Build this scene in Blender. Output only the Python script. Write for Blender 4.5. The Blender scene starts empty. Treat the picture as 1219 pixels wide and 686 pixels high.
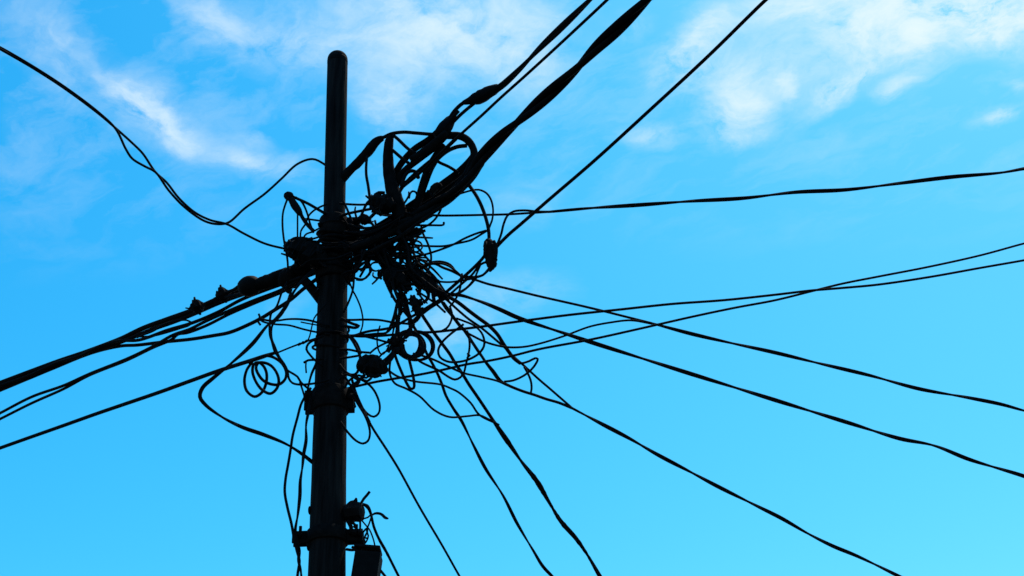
import bpy, bmesh, math, random
from mathutils import Vector, Matrix, Euler
R = math.radians
random.seed(7)
scn = bpy.context.scene
COL = scn.collection

# ------------------------------------------------------------------ camera
PITCH, ROLL, HFOV = R(33.0), R(-2.2), R(40.0)
CAMPOS = Vector((0.0, 0.0, 1.6))
CAMROT = Matrix.Rotation(R(90) + PITCH, 3, 'X') @ Matrix.Rotation(ROLL, 3, 'Z')
cam_d = bpy.data.cameras.new('camera'); cam = bpy.data.objects.new('camera', cam_d); COL.objects.link(cam)
cam_d.sensor_fit = 'HORIZONTAL'; cam_d.angle = HFOV
cam_d.clip_start = 0.05; cam_d.clip_end = 6000
cam.location = CAMPOS; cam.rotation_euler = CAMROT.to_euler()
scn.camera = cam
W0, H0 = 1219.0, 686.0
FPX = W0 / 2 / math.tan(HFOV / 2)

def ray(px, py):
    return CAMROT @ Vector(((px - W0 / 2) / FPX, -(py - H0 / 2) / FPX, -1.0))
POLE_Y = 6.0
def at(px, py, Y):
    """a point of the place: seen along this direction, at ground distance Y"""
    d = ray(px, py)
    return CAMPOS + d * (Y / d.y)
def px_size(p):
    """metres that one pixel of the photograph spans at point p"""
    return -(CAMROT.transposed() @ (p - CAMPOS)).z / FPX

# ------------------------------------------------------------------ light
SUN_EL, SUN_AZ = R(64), R(38)          # high behind the pole, to its right
scn.view_settings.view_transform = 'Standard'; scn.view_settings.look = 'None'
scn.view_settings.gamma = 1.0; scn.view_settings.use_curve_mapping = False
scn.view_settings.exposure = 0.0
sun_d = bpy.data.lights.new('sun', 'SUN'); sun_d.energy = 2.5; sun_d.angle = R(0.5); sun_d.color = (1.0, .95, .87)
sun = bpy.data.objects.new('sun', sun_d); COL.objects.link(sun)
sdir = Vector((math.sin(SUN_AZ) * math.cos(SUN_EL), math.cos(SUN_AZ) * math.cos(SUN_EL), math.sin(SUN_EL)))
sun.rotation_euler = sdir.to_track_quat('Z', 'Y').to_euler(); sun.location = (0, 0, 30)

world = bpy.data.worlds.new('World'); scn.world = world; world.use_nodes = True
nt = world.node_tree; nt.nodes.clear(); N = nt.nodes.new; LK = nt.links.new
def val(x, sock):
    if isinstance(x, (int, float)): sock.default_value = x
    elif x is not None: LK(x, sock)
def mth(op, a, b=None, c=None, clamp=False):
    n = N('ShaderNodeMath'); n.operation = op; n.use_clamp = clamp
    for i, x in enumerate((a, b, c)): val(x, n.inputs[i])
    return n.outputs[0]
sky = N('ShaderNodeTexSky'); sky.sky_type = 'NISHITA'; sky.sun_disc = False
sky.sun_elevation = SUN_EL; sky.sun_rotation = SUN_AZ; sky.altitude = 0
sky.air_density = 1.0; sky.dust_density = 0.6; sky.ozone_density = 1.0
SKY_STRENGTH = 0.12
# a deep, saturated blue: each channel of the clear sky gets its own gain and slope
srgb = N('ShaderNodeSeparateColor'); LK(sky.outputs[0], srgb.inputs[0]); tint = N('ShaderNodeCombineColor')
for i, (ref, to, p) in enumerate(((.27, .083, 3.2), (.36, .548, 1.14), (.6, 1.06, .6))):
    n = N('ShaderNodeMath'); n.operation = 'MULTIPLY'; LK(srgb.outputs[i], n.inputs[0]); n.inputs[1].default_value = SKY_STRENGTH / ref
    m = N('ShaderNodeMath'); m.operation = 'POWER'; LK(n.outputs[0], m.inputs[0]); m.inputs[1].default_value = p
    k = N('ShaderNodeMath'); k.operation = 'MULTIPLY'; LK(m.outputs[0], k.inputs[0]); k.inputs[1].default_value = to / SKY_STRENGTH
    LK(k.outputs[0], tint.inputs[i])
geo = N('ShaderNodeTexCoord'); sep = N('ShaderNodeSeparateXYZ'); LK(geo.outputs['Generated'], sep.inputs[0])
zz = mth('MAXIMUM', sep.outputs[2], 0.06)
U = mth('DIVIDE', sep.outputs[0], zz); V = mth('DIVIDE', sep.outputs[1], zz)     # the cloud layer, seen from below
def comb(a, b, c=0.0):
    n = N('ShaderNodeCombineXYZ'); val(a, n.inputs[0]); val(b, n.inputs[1]); val(c, n.inputs[2]); return n.outputs[0]
def noise(vec, scale, detail=8, rough=.6, dist=0.0):
    n = N('ShaderNodeTexNoise'); n.noise_dimensions = '3D'; LK(vec, n.inputs['Vector'])
    n.inputs['Scale'].default_value = scale; n.inputs['Detail'].default_value = detail
    n.inputs['Roughness'].default_value = rough; n.inputs['Distortion'].default_value = dist
    return n
w1 = noise(comb(U, V, 3.1), 9.0, 7, .6); ws = N('ShaderNodeSeparateXYZ'); LK(w1.outputs['Color'], ws.inputs[0])
WARP = .085
Uw = mth('ADD', U, mth('MULTIPLY', mth('SUBTRACT', ws.outputs[0], .5), WARP))
Vw = mth('ADD', V, mth('MULTIPLY', mth('SUBTRACT', ws.outputs[1], .5), WARP))
def uv_of(px, py):
    d = ray(px, py); return Vector((d.x / d.z, d.y / d.z))
def bank(px0, py0, px1, py1, half, amp):
    """one bank of thin cloud: a soft streak in the cloud layer"""
    a, b, c = uv_of(px0, py0), uv_of(px1, py1), uv_of((px0 + px1) / 2, (py0 + py1) / 2)
    dx, dy = px1 - px0, py1 - py0; L = math.hypot(dx, dy)
    s = uv_of((px0 + px1) / 2 - dy / L * half, (py0 + py1) / 2 + dx / L * half) - c
    e = (b - a) / 2
    det = e.x * s.y - e.y * s.x
    du = mth('SUBTRACT', Uw, c.x); dv = mth('SUBTRACT', Vw, c.y)
    p = mth('ADD', mth('MULTIPLY', du, s.y / det), mth('MULTIPLY', dv, -s.x / det))
    q = mth('ADD', mth('MULTIPLY', du, -e.y / det), mth('MULTIPLY', dv, e.x / det))
    r2 = mth('ADD', mth('MULTIPLY', p, p), mth('MULTIPLY', q, q))
    return mth('MULTIPLY', mth('EXPONENT', mth('MULTIPLY', r2, -1.0)), amp)
BANKS = [
    (140, 100, 205, 150, 12, .7), (185, 145, 240, 185, 15, .7), (250, 175, 320, 208, 15, .65), (280, 160, 320, 170, 10, .3), (130, 95, 200, 150, 40, .3),
    (210, -20, 310, 75, 22, .5), (400, 30, 600, 50, 60, .85), (420, 110, 500, 140, 30, .5),
    (540, 60, 680, 10, 60, .5), (600, 110, 660, 60, 30, .22),
    (780, 88, 868, 18, 22, 1.0), (800, 100, 840, 60, 26, .4), (890, 12, 975, 6, 16, .8),
    (985, 15, 1260, 5, 42, 2.2), (1060, 55, 1110, 45, 26, 1.1), (1160, 40, 1200, 20, 26, .9), (990, 40, 1040, 40, 22, .7),
    (972, 128, 1042, 74, 13, 1.1), (915, 105, 945, 95, 20, .75), (845, 145, 905, 118, 26, .7), (870, 80, 890, 130, 26, .4),
    (735, 162, 815, 158, 14, .5), (850, 165, 900, 160, 12, .35), (1052, 112, 1100, 92, 13, .6), (1158, 145, 1215, 134, 9, .9), (1190, 100, 1230, 105, 12, .3),
    (720, 45, 760, 20, 16, .3), (800, 90, 960, 90, 55, .3), (940, 70, 1040, 60, 40, .35),
    (320, 190, 375, 215, 18, .35),
    (40, 60, 110, 110, 40, .22), (-20, 290, 140, 300, 18, .1), (480, 400, 590, 365, 34, .34), (550, 350, 690, 340, 26, .22), (580, 262, 680, 225, 28, .2), (310, 380, 380, 330, 24, .12), (300, 30, 400, 70, 34, .4), (20, 20, 120, 70, 30, .25),
    (0, 130, 60, 190, 30, .12),
]
tot = None
for b_ in BANKS:
    g = bank(*b_); tot = g if tot is None else mth('ADD', tot, g)
sv = comb(Uw, Vw, .7)
n1 = noise(sv, 11.0, 10, .66, .7); n2 = noise(comb(U, V, 5.0), 34.0, 6, .62, .4)
puff = mth('ADD', mth('MULTIPLY', mth('SUBTRACT', n1.outputs[0], .5), 4.6), mth('MULTIPLY', mth('SUBTRACT', n2.outputs[0], .5), 1.5))
tot = mth('MAXIMUM', mth('SUBTRACT', tot, .05), 0.0)
dens = mth('MULTIPLY', tot, mth('MAXIMUM', mth('ADD', puff, .9), 0.06))
# thin cirrus veil over the higher part of the sky, drawn out along the wind
ca, sa = math.cos(R(35)), math.sin(R(35))
cx_ = mth('ADD', mth('MULTIPLY', Uw, ca), mth('MULTIPLY', Vw, -sa)); cy_ = mth('ADD', mth('MULTIPLY', Uw, sa), mth('MULTIPLY', Vw, ca))
n3 = noise(comb(mth('MULTIPLY', cx_, 4.0), mth('MULTIPLY', cy_, 9.0), 2.2), 1.4, 9, .62, .35)
veil = mth('MULTIPLY', mth('MULTIPLY', mth('MAXIMUM', mth('SUBTRACT', n3.outputs[0], .47), 0.0), 1.05), mth('MULTIPLY', mth('SUBTRACT', 1.50, V), 3.0, clamp=True))
dens = mth('ADD', dens, veil)
dens = mth('SUBTRACT', 1.0, mth('EXPONENT', mth('MULTIPLY', dens, -.95)), clamp=True)
cl = N('ShaderNodeMix'); cl.data_type = 'RGBA'; LK(dens, cl.inputs[0]); LK(tint.outputs[0], cl.inputs[6])
cl.inputs[7].default_value = tuple(c / SKY_STRENGTH for c in (.84, .98, 1.03)) + (1,)
bg = N('ShaderNodeBackground'); LK(cl.outputs[2], bg.inputs[0]); bg.inputs[1].default_value = SKY_STRENGTH
wo = N('ShaderNodeOutputWorld'); LK(bg.outputs[0], wo.inputs[0])

# ------------------------------------------------------------------ materials
def material(name, base, rough, spec=.25, scale=40, var=.35, bump=.15, stretch=(1, 1, 1), metal=0.0):
    m = bpy.data.materials.new(name); m.use_nodes = True
    t = m.node_tree; b = t.nodes['Principled BSDF']
    tc = t.nodes.new('ShaderNodeTexCoord'); mp = t.nodes.new('ShaderNodeMapping'); mp.inputs['Scale'].default_value = stretch
    t.links.new(tc.outputs['Object'], mp.inputs[0])
    nz = t.nodes.new('ShaderNodeTexNoise'); nz.inputs['Scale'].default_value = scale; nz.inputs['Detail'].default_value = 6
    t.links.new(mp.outputs[0], nz.inputs['Vector'])
    r = t.nodes.new('ShaderNodeValToRGB'); t.links.new(nz.outputs[0], r.inputs[0])
    r.color_ramp.elements[0].position = .3; r.color_ramp.elements[1].position = .72
    r.color_ramp.elements[0].color = tuple(c * (1 - var) for c in base) + (1,)
    r.color_ramp.elements[1].color = tuple(c * (1 + var) for c in base) + (1,)
    t.links.new(r.outputs[0], b.inputs['Base Color'])
    bp = t.nodes.new('ShaderNodeBump'); bp.inputs['Strength'].default_value = bump; bp.inputs['Distance'].default_value = .01
    t.links.new(nz.outputs[0], bp.inputs['Height']); t.links.new(bp.outputs[0], b.inputs['Normal'])
    b.inputs['Roughness'].default_value = rough; b.inputs['Specular IOR Level'].default_value = spec
    b.inputs['Metallic'].default_value = metal
    return m
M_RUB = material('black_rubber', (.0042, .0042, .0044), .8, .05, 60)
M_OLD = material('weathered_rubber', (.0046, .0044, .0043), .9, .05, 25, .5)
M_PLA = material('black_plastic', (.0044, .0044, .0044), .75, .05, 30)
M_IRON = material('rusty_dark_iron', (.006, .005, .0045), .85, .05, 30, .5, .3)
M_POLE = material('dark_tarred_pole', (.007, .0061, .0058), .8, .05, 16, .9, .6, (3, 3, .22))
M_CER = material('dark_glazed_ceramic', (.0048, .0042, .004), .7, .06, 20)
M_GND = material('asphalt', (.05, .05, .052), .9, .2, 3, .25)

# ------------------------------------------------------------------ helpers
def link(name, bm, mat, parent=None, smooth=True):
    me = bpy.data.meshes.new(name)
    bmesh.ops.recalc_face_normals(bm, faces=bm.faces)
    bm.to_mesh(me); bm.free()
    if smooth:
        for p in me.polygons: p.use_smooth = True
    me.materials.append(mat)
    o = bpy.data.objects.new(name, me); COL.objects.link(o)
    if parent is not None: o.parent = parent; o.matrix_parent_inverse = Matrix.Translation(-parent.location)
    return o
def tag(o, label, cat, group=None):
    o['label'] = label; o['category'] = cat
    if group: o['group'] = group
    return o
def empty(name, loc, label, cat, group=None):
    o = bpy.data.objects.new(name, None); o.empty_display_size = .1; COL.objects.link(o); o.location = loc
    return tag(o, label, cat, group)

def parse(s):
    return [tuple(float(v) for v in q.split(',')) for q in s.split()]
def catmull(P, step):
    """smooth line through the points; P rows hold x, y and further values"""
    n = len(P[0]); out = []
    if len(P) == 2:
        k = max(2, int(math.hypot(P[1][0] - P[0][0], P[1][1] - P[0][1]) / step))
        return [tuple(P[0][j] + (P[1][j] - P[0][j]) * i / k for j in range(n)) for i in range(k + 1)]
    E = [tuple(2 * P[0][j] - P[1][j] for j in range(n))] + list(P) + [tuple(2 * P[-1][j] - P[-2][j] for j in range(n))]
    for i in range(1, len(E) - 2):
        p0, p1, p2, p3 = E[i - 1], E[i], E[i + 1], E[i + 2]
        d = lambda a, b: max(math.hypot(a[0] - b[0], a[1] - b[1]) ** .5, 1e-3)
        t0 = 0; t1 = d(p0, p1); t2 = t1 + d(p1, p2); t3 = t2 + d(p2, p3)
        k = max(2, int((t2 - t1) ** 2 / step))
        for q in range(k):
            t = t1 + (t2 - t1) * q / k; r = []
            for j in range(n):
                a1 = (t1 - t) / (t1 - t0) * p0[j] + (t - t0) / (t1 - t0) * p1[j]
                a2 = (t2 - t) / (t2 - t1) * p1[j] + (t - t1) / (t2 - t1) * p2[j]
                a3 = (t3 - t) / (t3 - t2) * p2[j] + (t - t2) / (t3 - t2) * p3[j]
                b1 = (t2 - t) / (t2 - t0) * a1 + (t - t0) / (t2 - t0) * a2
                b2 = (t3 - t) / (t3 - t1) * a2 + (t - t1) / (t3 - t1) * a3
                r.append((t2 - t) / (t2 - t1) * b1 + (t - t1) / (t2 - t1) * b2)
            out.append(tuple(r))
    out.append(tuple(P[-1]))
    return out
def frames(pts):
    T = []
    for i in range(len(pts)):
        a = pts[max(i - 1, 0)]; b = pts[min(i + 1, len(pts) - 1)]
        v = b - a
        T.append(v.normalized() if v.length > 1e-9 else Vector((0, 0, 1)))
    n = T[0].orthogonal().normalized(); F = []
    for t in T:
        n = (n - t * n.dot(t))
        n = n.normalized() if n.length > 1e-6 else t.orthogonal().normalized()
        F.append((n.copy(), t.cross(n).normalized()))
    return F
def sweep(bm, pts, rad, sides=8, rough=0.0):
    F = frames(pts); rings = []
    for i, p in enumerate(pts):
        n, b = F[i]; ring = []
        for k in range(sides):
            a = 2 * math.pi * k / sides
            rr = rad[i] * (1 + (random.uniform(-rough, rough) if rough else 0))
            ring.append(bm.verts.new(p + (n * math.cos(a) + b * math.sin(a)) * rr))
        rings.append(ring)
    for i in range(len(rings) - 1):
        A, B = rings[i], rings[i + 1]
        for k in range(sides):
            bm.faces.new((A[k], A[(k + 1) % sides], B[(k + 1) % sides], B[k]))
    bm.faces.new(list(reversed(rings[0]))); bm.faces.new(rings[-1])
def ramp(seq, t):
    if isinstance(seq, (int, float)): return seq
    x = t * (len(seq) - 1); i = min(int(x), len(seq) - 2)
    return seq[i] + (seq[i + 1] - seq[i]) * (x - i)
def path3d(s, dy, w, step=3.0, wob=0.0, ext0=0.0, ext1=0.0, down=False, wiggle=0.0):
    """pixel trace -> smooth 3-D line at the distances dy from the pole's axis, with radii in metres"""
    P = parse(s) if isinstance(s, str) else s
    P = [p if len(p) > 2 else (p[0], p[1], w) for p in P]
    C = catmull(P, step); acc = [0.0]
    for a, b in zip(C, C[1:]): acc.append(acc[-1] + math.hypot(a[0] - b[0], a[1] - b[1]))
    ph = random.uniform(0, 6.28); ph2 = random.uniform(0, 6.28)
    L = []
    for c, s_ in zip(C, acc):
        t = s_ / acc[-1]
        Y = POLE_Y + ramp(dy, t) + wob * math.sin(ph + s_ / 21.0) + wiggle * 0
        x, y = c[0], c[1]
        if wiggle: y += wiggle * math.sin(ph2 + s_ / 13.0) ; x += wiggle * .6 * math.sin(ph + s_ / 9.0)
        L.append(at(x, y, Y))
    mid = px_size(L[len(L) // 2])
    rad = [max(c[2], .6) * (1.13 if c[2] < 3.3 else 1.0) / 2 * mid for c in C]
    if ext0:
        d = (L[0] - L[min(8, len(L) - 1)]).normalized()
        L = [L[0] + d * ext0 * (1 - i / 14) for i in range(14)] + L; rad = [rad[0]] * 14 + rad
    if ext1:
        d = (L[-1] - L[max(-9, -len(L))]).normalized()
        L += [L[-1] + d * ext1 * (i + 1) / 14 for i in range(14)]; rad += [rad[-1]] * 14
    if down:
        p = L[-1].copy(); q = L[-1]
        for i in range(1, 16):
            L.append(Vector((p.x + .006 * math.sin(i), p.y, p.z + (.08 - p.z) * i / 15))); rad.append(rad[-1])
    return L, rad
def twist(bm, L, rad, n, pitch, phase=0.0, sides=8, gap=1.0):
    """n strands wound round the line; pitch in metres"""
    acc = 0.0; F = frames(L); lines = [[] for _ in range(n)]
    for i, p in enumerate(L):
        if i: acc += (L[i] - L[i - 1]).length
        wb = phase + 6.2832 * acc / pitch + .5 * math.sin(acc * 2.1)
        for k in range(n):
            a = wb + 6.2832 * k / n; off = rad[i] * gap * (1 if n == 2 else 1.15)
            lines[k].append(p + (F[i][0] * math.cos(a) + F[i][1] * math.sin(a)) * off)
    for l in lines: sweep(bm, l, rad, sides)
def densify(L, rad, step):
    O, Q = [], []
    for i in range(len(L) - 1):
        k = max(1, int((L[i + 1] - L[i]).length / step))
        for j in range(k):
            O.append(L[i].lerp(L[i + 1], j / k)); Q.append(rad[i] + (rad[i + 1] - rad[i]) * j / k)
    O.append(L[-1]); Q.append(rad[-1]); return O, Q
def cable(name, label, cat, traces, mat=None, group=None, parent=None, sides=8):
    """traces: list of dicts s, w, dy (+ n, pitch, ext0, ext1, ...) swept into ONE cable mesh"""
    bm = bmesh.new()
    for T in traces:
        T = dict(T); n = T.pop('n', 1); pitch = T.pop('pitch', .4); phase = T.pop('phase', 0.0); gap = T.pop('gap', .8); rough = T.pop('rough', 0.0)
        L, rad = path3d(**T)
        if n == 1: sweep(bm, L, rad, sides, rough)
        else:
            L, rad = densify(L, rad, pitch / 16); twist(bm, L, rad, n, pitch, phase, sides, gap)
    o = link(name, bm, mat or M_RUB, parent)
    if parent is None: tag(o, label, cat, group)
    return o
def t(s, w, dy=0.0, **k):
    k.update(s=s, w=w, dy=dy); return k
def add_box(bm, c, size, rot=None, bevel=.15):
    g = bmesh.ops.create_cube(bm, size=1.0)['verts']
    bmesh.ops.scale(bm, vec=size, verts=g)
    if bevel:
        es = list({e for v in g for e in v.link_edges})
        r = bmesh.ops.bevel(bm, geom=es, offset=min(size) * bevel, segments=2, affect='EDGES', profile=.6)
        g = list({v for f in r['faces'] for v in f.verts} | {v for v in g if v.is_valid})
    if rot is not None: bmesh.ops.rotate(bm, cent=(0, 0, 0), matrix=rot, verts=g)
    bmesh.ops.translate(bm, vec=c, verts=g)
    return g
def add_rod(bm, a, b, r, sides=10, r2=None):
    r2 = r if r2 is None else r2
    n = 6; L = [a.lerp(b, i / n) for i in range(n + 1)]
    sweep(bm, L, [r + (r2 - r) * i / n for i in range(n + 1)], sides)
def lathe(bm, a, b, prof, sides=16, rough=0.0):
    """body of revolution from a to b; prof = (fraction, radius)"""
    sweep(bm, [a.lerp(b, f) for f, _ in prof], [r for _, r in prof], sides, rough)

# ------------------------------------------------------------------ the setting
bm = bmesh.new(); bmesh.ops.create_grid(bm, x_segments=40, y_segments=40, size=2500)
g_ = link('ground', bm, M_GND, None, False); g_['kind'] = 'structure'

# ------------------------------------------------------------------ the pole
TOP = at(402, 63, POLE_Y); LOW = at(389, 686, POLE_Y)
ax = (TOP - LOW).normalized()
def pole_pt(z): return LOW + ax * ((z - LOW.z) / ax.z)
def pole_at(py):
    """point on the pole's axis seen at picture height py"""
    lo, hi = 0.0, TOP.z
    for _ in range(40):
        m = (lo + hi) / 2; q = CAMROT.transposed() @ (pole_pt(m) - CAMPOS)
        y = H0 / 2 - FPX * q.y / -q.z
        if y > py: lo = m
        else: hi = m
    return pole_pt(lo)
PIPE_R = 12.4 * px_size(pole_at(140))
SPL = pole_at(312)                                   # the pipe is let into the thicker shaft here
ra, rb = 18.1 * px_size(pole_at(390)), 22.4 * px_size(LOW); za = pole_at(390).z
def pole_r(z): return PIPE_R if z > SPL.z else rb + (ra - rb) * (z - LOW.z) / (za - LOW.z)
r_top = PIPE_R
base = pole_pt(0.0)
pole = empty('utility_pole', base, 'dark round utility pole with domed top carrying the whole tangle of cables', 'utility pole')
bm = bmesh.new(); L, rad = [], []
zt = TOP.z - r_top * .95
for i in range(61):
    z = -.02 + (SPL.z + .02) * i / 60; L.append(pole_pt(z)); rad.append(pole_r(min(z, SPL.z)) * (1 + .006 * math.sin(i * 1.7)))
L.append(pole_pt(SPL.z + .012)); rad.append(rad[-1] * .96)
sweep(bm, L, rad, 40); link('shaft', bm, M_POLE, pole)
bm = bmesh.new(); L, rad = [], []
for i in range(31):
    L.append(pole_pt(SPL.z - .3 + (zt - SPL.z + .3) * i / 30)); rad.append(PIPE_R)
for k in range(1, 9):
    a = math.pi / 2 * k / 9; L.append(pole_pt(zt + r_top * .95 * math.sin(a))); rad.append(max(r_top * math.cos(a), .004))
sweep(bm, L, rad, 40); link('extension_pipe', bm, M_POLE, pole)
# cap ring under the dome
bm = bmesh.new(); p = pole_pt(zt - .02); sweep(bm, [pole_pt(zt - .035), pole_pt(zt - .03), pole_pt(zt - .008), pole_pt(zt)], [r_top * 1.0, r_top * 1.012, r_top * 1.012, r_top * 1.0], 40)
link('cap_band', bm, M_IRON, pole)
def band(py0, py1, left, right, thick=.012, bolts=()):
    """steel band round the pole with ears reaching out to picture columns left and right"""
    a, b = pole_at(py1), pole_at(py0); r = pole_r((a.z + b.z) / 2) + thick
    m = a.lerp(b, .5); ps = px_size(m); cx = W0 / 2 + FPX * (CAMROT.transposed() @ (m - CAMPOS)).x / -(CAMROT.transposed() @ (m - CAMPOS)).z
    bm = bmesh.new(); sweep(bm, [a, a.lerp(b, .04), a.lerp(b, .96), b], [r * .97, r, r, r * .97], 32)
    h = (b - a).length
    for edge in (left, right):
        w = (edge - cx) * ps
        if abs(w) < r: continue
        s = 1 if w > 0 else -1
        x0, x1 = s * (r - .02), w
        for sy in (-1, 1):
            add_box(bm, m + Vector(((x0 + x1) / 2, sy * .022, 0)), (abs(x1 - x0), .012, h * .92), None, .2)
    o = link('pole_band', bm, M_IRON, pole)
    for edge, dz, hb in bolts:
        w = (edge - cx) * ps; q = m + Vector((w, 0, dz))
        bm = bmesh.new(); add_rod(bm, q + Vector((0, -.06, 0)), q + Vector((0, .06, 0)), .009, 8)
        add_rod(bm, q + Vector((0, -.055, 0)), q + Vector((0, -.04, 0)), .016, 6); add_rod(bm, q + Vector((0, .04, 0)), q + Vector((0, .055, 0)), .016, 6)
        if hb: add_rod(bm, q, q + Vector((0, 0, hb)), .0075, 8)
        link('bolt', bm, M_IRON, o)
band(466, 491, 363, 422, .012, ((366.5, .0, 0), (419, .0, 0)))
band(633, 648, 348.5, 432.5, .012, ((357, 0, .062), (424, 0, .06), (430, 0, 0)))
band(262, 285, 380, 428, .02, ((383, 0, 0), (424, .02, 0)))
band(318, 334, 378, 420, .016, ((381, 0, 0),))
for px, py, s in ((368.6, 609, -1), (366, 652, -1), (377, 410, -1)):
    q = pole_at(py); r = pole_r(q.z); bm = bmesh.new()
    lathe(bm, q + Vector((s * (r - .02), -.02, 0)), q + Vector((s * (r + .006), -.02, 0)), [(0, .01), (.6, .02), (.85, .02), (1, .012)], 12)
    link('bolt_head', bm, M_IRON, pole)

# ------------------------------------------------------------------ long spans
cable('twisted_cable', 'loose two-strand cable dipping from the upper left sky before rising over the pole', 'cable', [
    t('-6,54 0,56.5 39,79 79,105 118,134.5 138,154 150,178 157.5,189 173,198.5 185,205 201,227 220,247 244,263.5 260,267 272,265 291,248.5 315,231 335,213 354,195.5 372,189.5 385,195 394,203', 2.6, (-.9, -.6, -.3, -.1, .03), ext0=14),
    t('-6,55 0,58.5 39,81 79,107 118,136 138,153 157,170 170,183 185,205 198,217 213,236 232,253 250,262 270,267 290,278 315,290 338,296 352,299', 2.6, (-.91, -.61, -.31, -.2, -.1), ext0=14)])
cable('aerial_bundle', 'thick black multi-strand cable bundle leaving the pole to the left picture edge', 'cable', [
    t('0,456 40,441 70,430 100,420 130,409 145,403 170,391 200,380 228,370 262,355 300,340 350,328 382,318', 6, (1.9, 1.2, .5, 0), ext0=20),
    t('0,463 35,450 68,436 95,425 120,416 142,408 160,401 185,391 205,384 228,375 265,359 300,347 350,334 382,322', 5, (1.93, 1.2, .52, 0), ext0=20),
    t('0,459 35,447 68,432 95,424 120,412 142,406 165,405 200,393 229,384.5 261,371 287,357 317,345 360,330', 4, (1.88, 1.2, .5, -.05), ext0=20),
    t('0,465 60,440 110,420 144,412 163,411 197,407 227,404 252,400 273,396 295,387 311,379 324,371 346,357 360,345 376,333', 4.2, (1.95, 1.25, .55, -.08), ext0=20)], M_OLD)
cable('aerial_cable', 'pair of black cables running just beneath the thick bundle at left', 'cable', [
    t('0,492 38,472.5 76,459 106,445.5 152,427 182,412.6 206,399 226,392 244,383 273,370 302,358 335.5,345 362,330', 3.8, (1.8, 1.1, .5, -.05), ext0=20),
    t('0,499 38,480 76,463 106,447 152,428.5 182,414 205,404 212,398 222,396.5 245,388 273,374 303,361 336,347.5 362,333', 3.2, (1.83, 1.13, .53, -.02), ext0=20)])
cable('loose_wire', 'thin wire doubled back along the left bundle in a long flat loop', 'wire', [
    t('227,383.5 222,381.3 211,382 196,386 182,394.5 170,399 163,402', 2.0, (.62, .85)),
    t('227,383.5 226,387 215,391 199,396 183,400 167,401', 1.8, (.62, .85))])
cable('messenger_wire', 'lowest straight black cable at left with a thin wrapped steel end at the pole', 'cable', [
    t('0,533.5 38,520 76,506.6 114,493 152,480 190,467 227,453.5 262,441 303,428 314,424.4 322,421.6,3.4 330,419,1.9', 4.6, (2.0, .3), ext0=20),
    t('300,428 322,423 345,414 358,409 376,403 388,400', 1.9, (.42, .1)),
    t('354.5,411 357,409.5,3.6 359,409,2 361,408,4.4 363,407.5,2.4 365,406,3.6 367.5,405.6,1.8', 3, .15)])
cable('twisted_cable', 'thick slack cable dropping left, then turning back to the pole below the coil', 'cable', [
    t('374,322 362,332 349.5,348 339,367 329,379 319,387 300,410 273,434.6 254,450 241,462 238,472.5 244.5,482 265,497 288,508.5 315,518 341,529 360,541 371.5,550 384,559', 2.5, (-.12, -.25, -.3, -.2, .02), n=2, pitch=.62)])
cable('thin_cable', 'two slack strands falling from the left arm into the three-loop wire coil', 'cable', [
    t('342,336 336,347 329,365.6 323,373 321,387 321.5,400 323.5,406 327,418.5 331,424.5 336,432.5 341,440 347,444 354,448.5 358,455 366,462', 2.5, (-.05, -.15, -.12)),
    t('347,345 337,372 324,388 323.5,404 326,410 330,420 333,426 338,433 342,441 344,451 348,456 357,458 377.5,456 392,452', 2.5, (-.06, -.16, -.1))])
def coil_px():
    z = '550,283 505,350 487,440 508,520 570,565 630,530 665,450 667,370 640,312 600,285 565,300 553,360 585,450 635,512 700,540 750,500 768,440 750,370 705,312 650,288 600,290 582,330 600,380 640,432 700,462 770,465 818,425 830,370 800,302 740,252 680,232 620,240 570,265 520,290'
    return ' '.join('%.1f,%.1f' % (220 + a / 6.8625, 390 + b / 6.8625) for a, b in parse(z))
cable('wire_coil', 'spare wire wound into three open loops hanging from the lowest left cable', 'wire coil', [
    t(coil_px(), 3.25, (.38, .3, .25, .36), step=2)])
cable('twisted_cable', 'thick twisted cable from the top edge curling into the ring right of the pole', 'cable', [
    t('790,-20 770,0 735,34 710,57 683,85 658,108 630,133 598.5,161 581,179 570,192 556,213 538,232 515,246 495,257 470,270 430,290 404,300', 8.2, (-1.25, -.85, -.4, -.1, 0), n=2, gap=.93, pitch=.86, phase=.9, ext0=10)], M_OLD)
cable('twisted_cable', 'topmost twisted cable pair with fat taped splice, leaving at the top edge', 'cable', [
    t('722,-20 703,-1 668,33 640,60 620,81 600,100 592,106', 4.9, (-1.3, -.3), n=2, pitch=1.1, phase=1.2, ext0=10),
    t('594,104,9 588,107,12.5 580,111,15.5 572,115.5,16.5 565,118,14 558,120.5,9 551,122.5,5', 8, (-.3, -.24), rough=.05),
    t('560,119 551,123 543,130 537,138 534,146 529,151', 4.6, (-.25, -.18)),
    t('578,113 566,122 556,130 548,137 540,145 533,152 527,158', 4.2, (-.26, -.18)),
    t('546,132 538,141 531,151', 4.5, (-.24, -.2)),
    t('541,136,6 536,144,13 530.5,151,17.5 525,156,15 519,162,9', 8, -.18, rough=.06)])
cable('straight_cable', 'thin straight cable beside the topmost twisted pair, reaching the top edge', 'cable', [
    t('735,-12 722.7,0 665,54 625.7,90 596.6,116 573,138 548.5,160 524,183 500,206 478,224', 3.6, (-1.3, -.55, -.1), ext0=10)])
cable('straight_cable', 'long straight single cable from the oval splice to the top right', 'cable', [
    t('922,-9 910,1.5 843,67 770,134.5 708,191 651,240 620,267 606,279 594,291 588,298', 4.3, (-1.25, -.1), ext0=12)])
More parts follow.
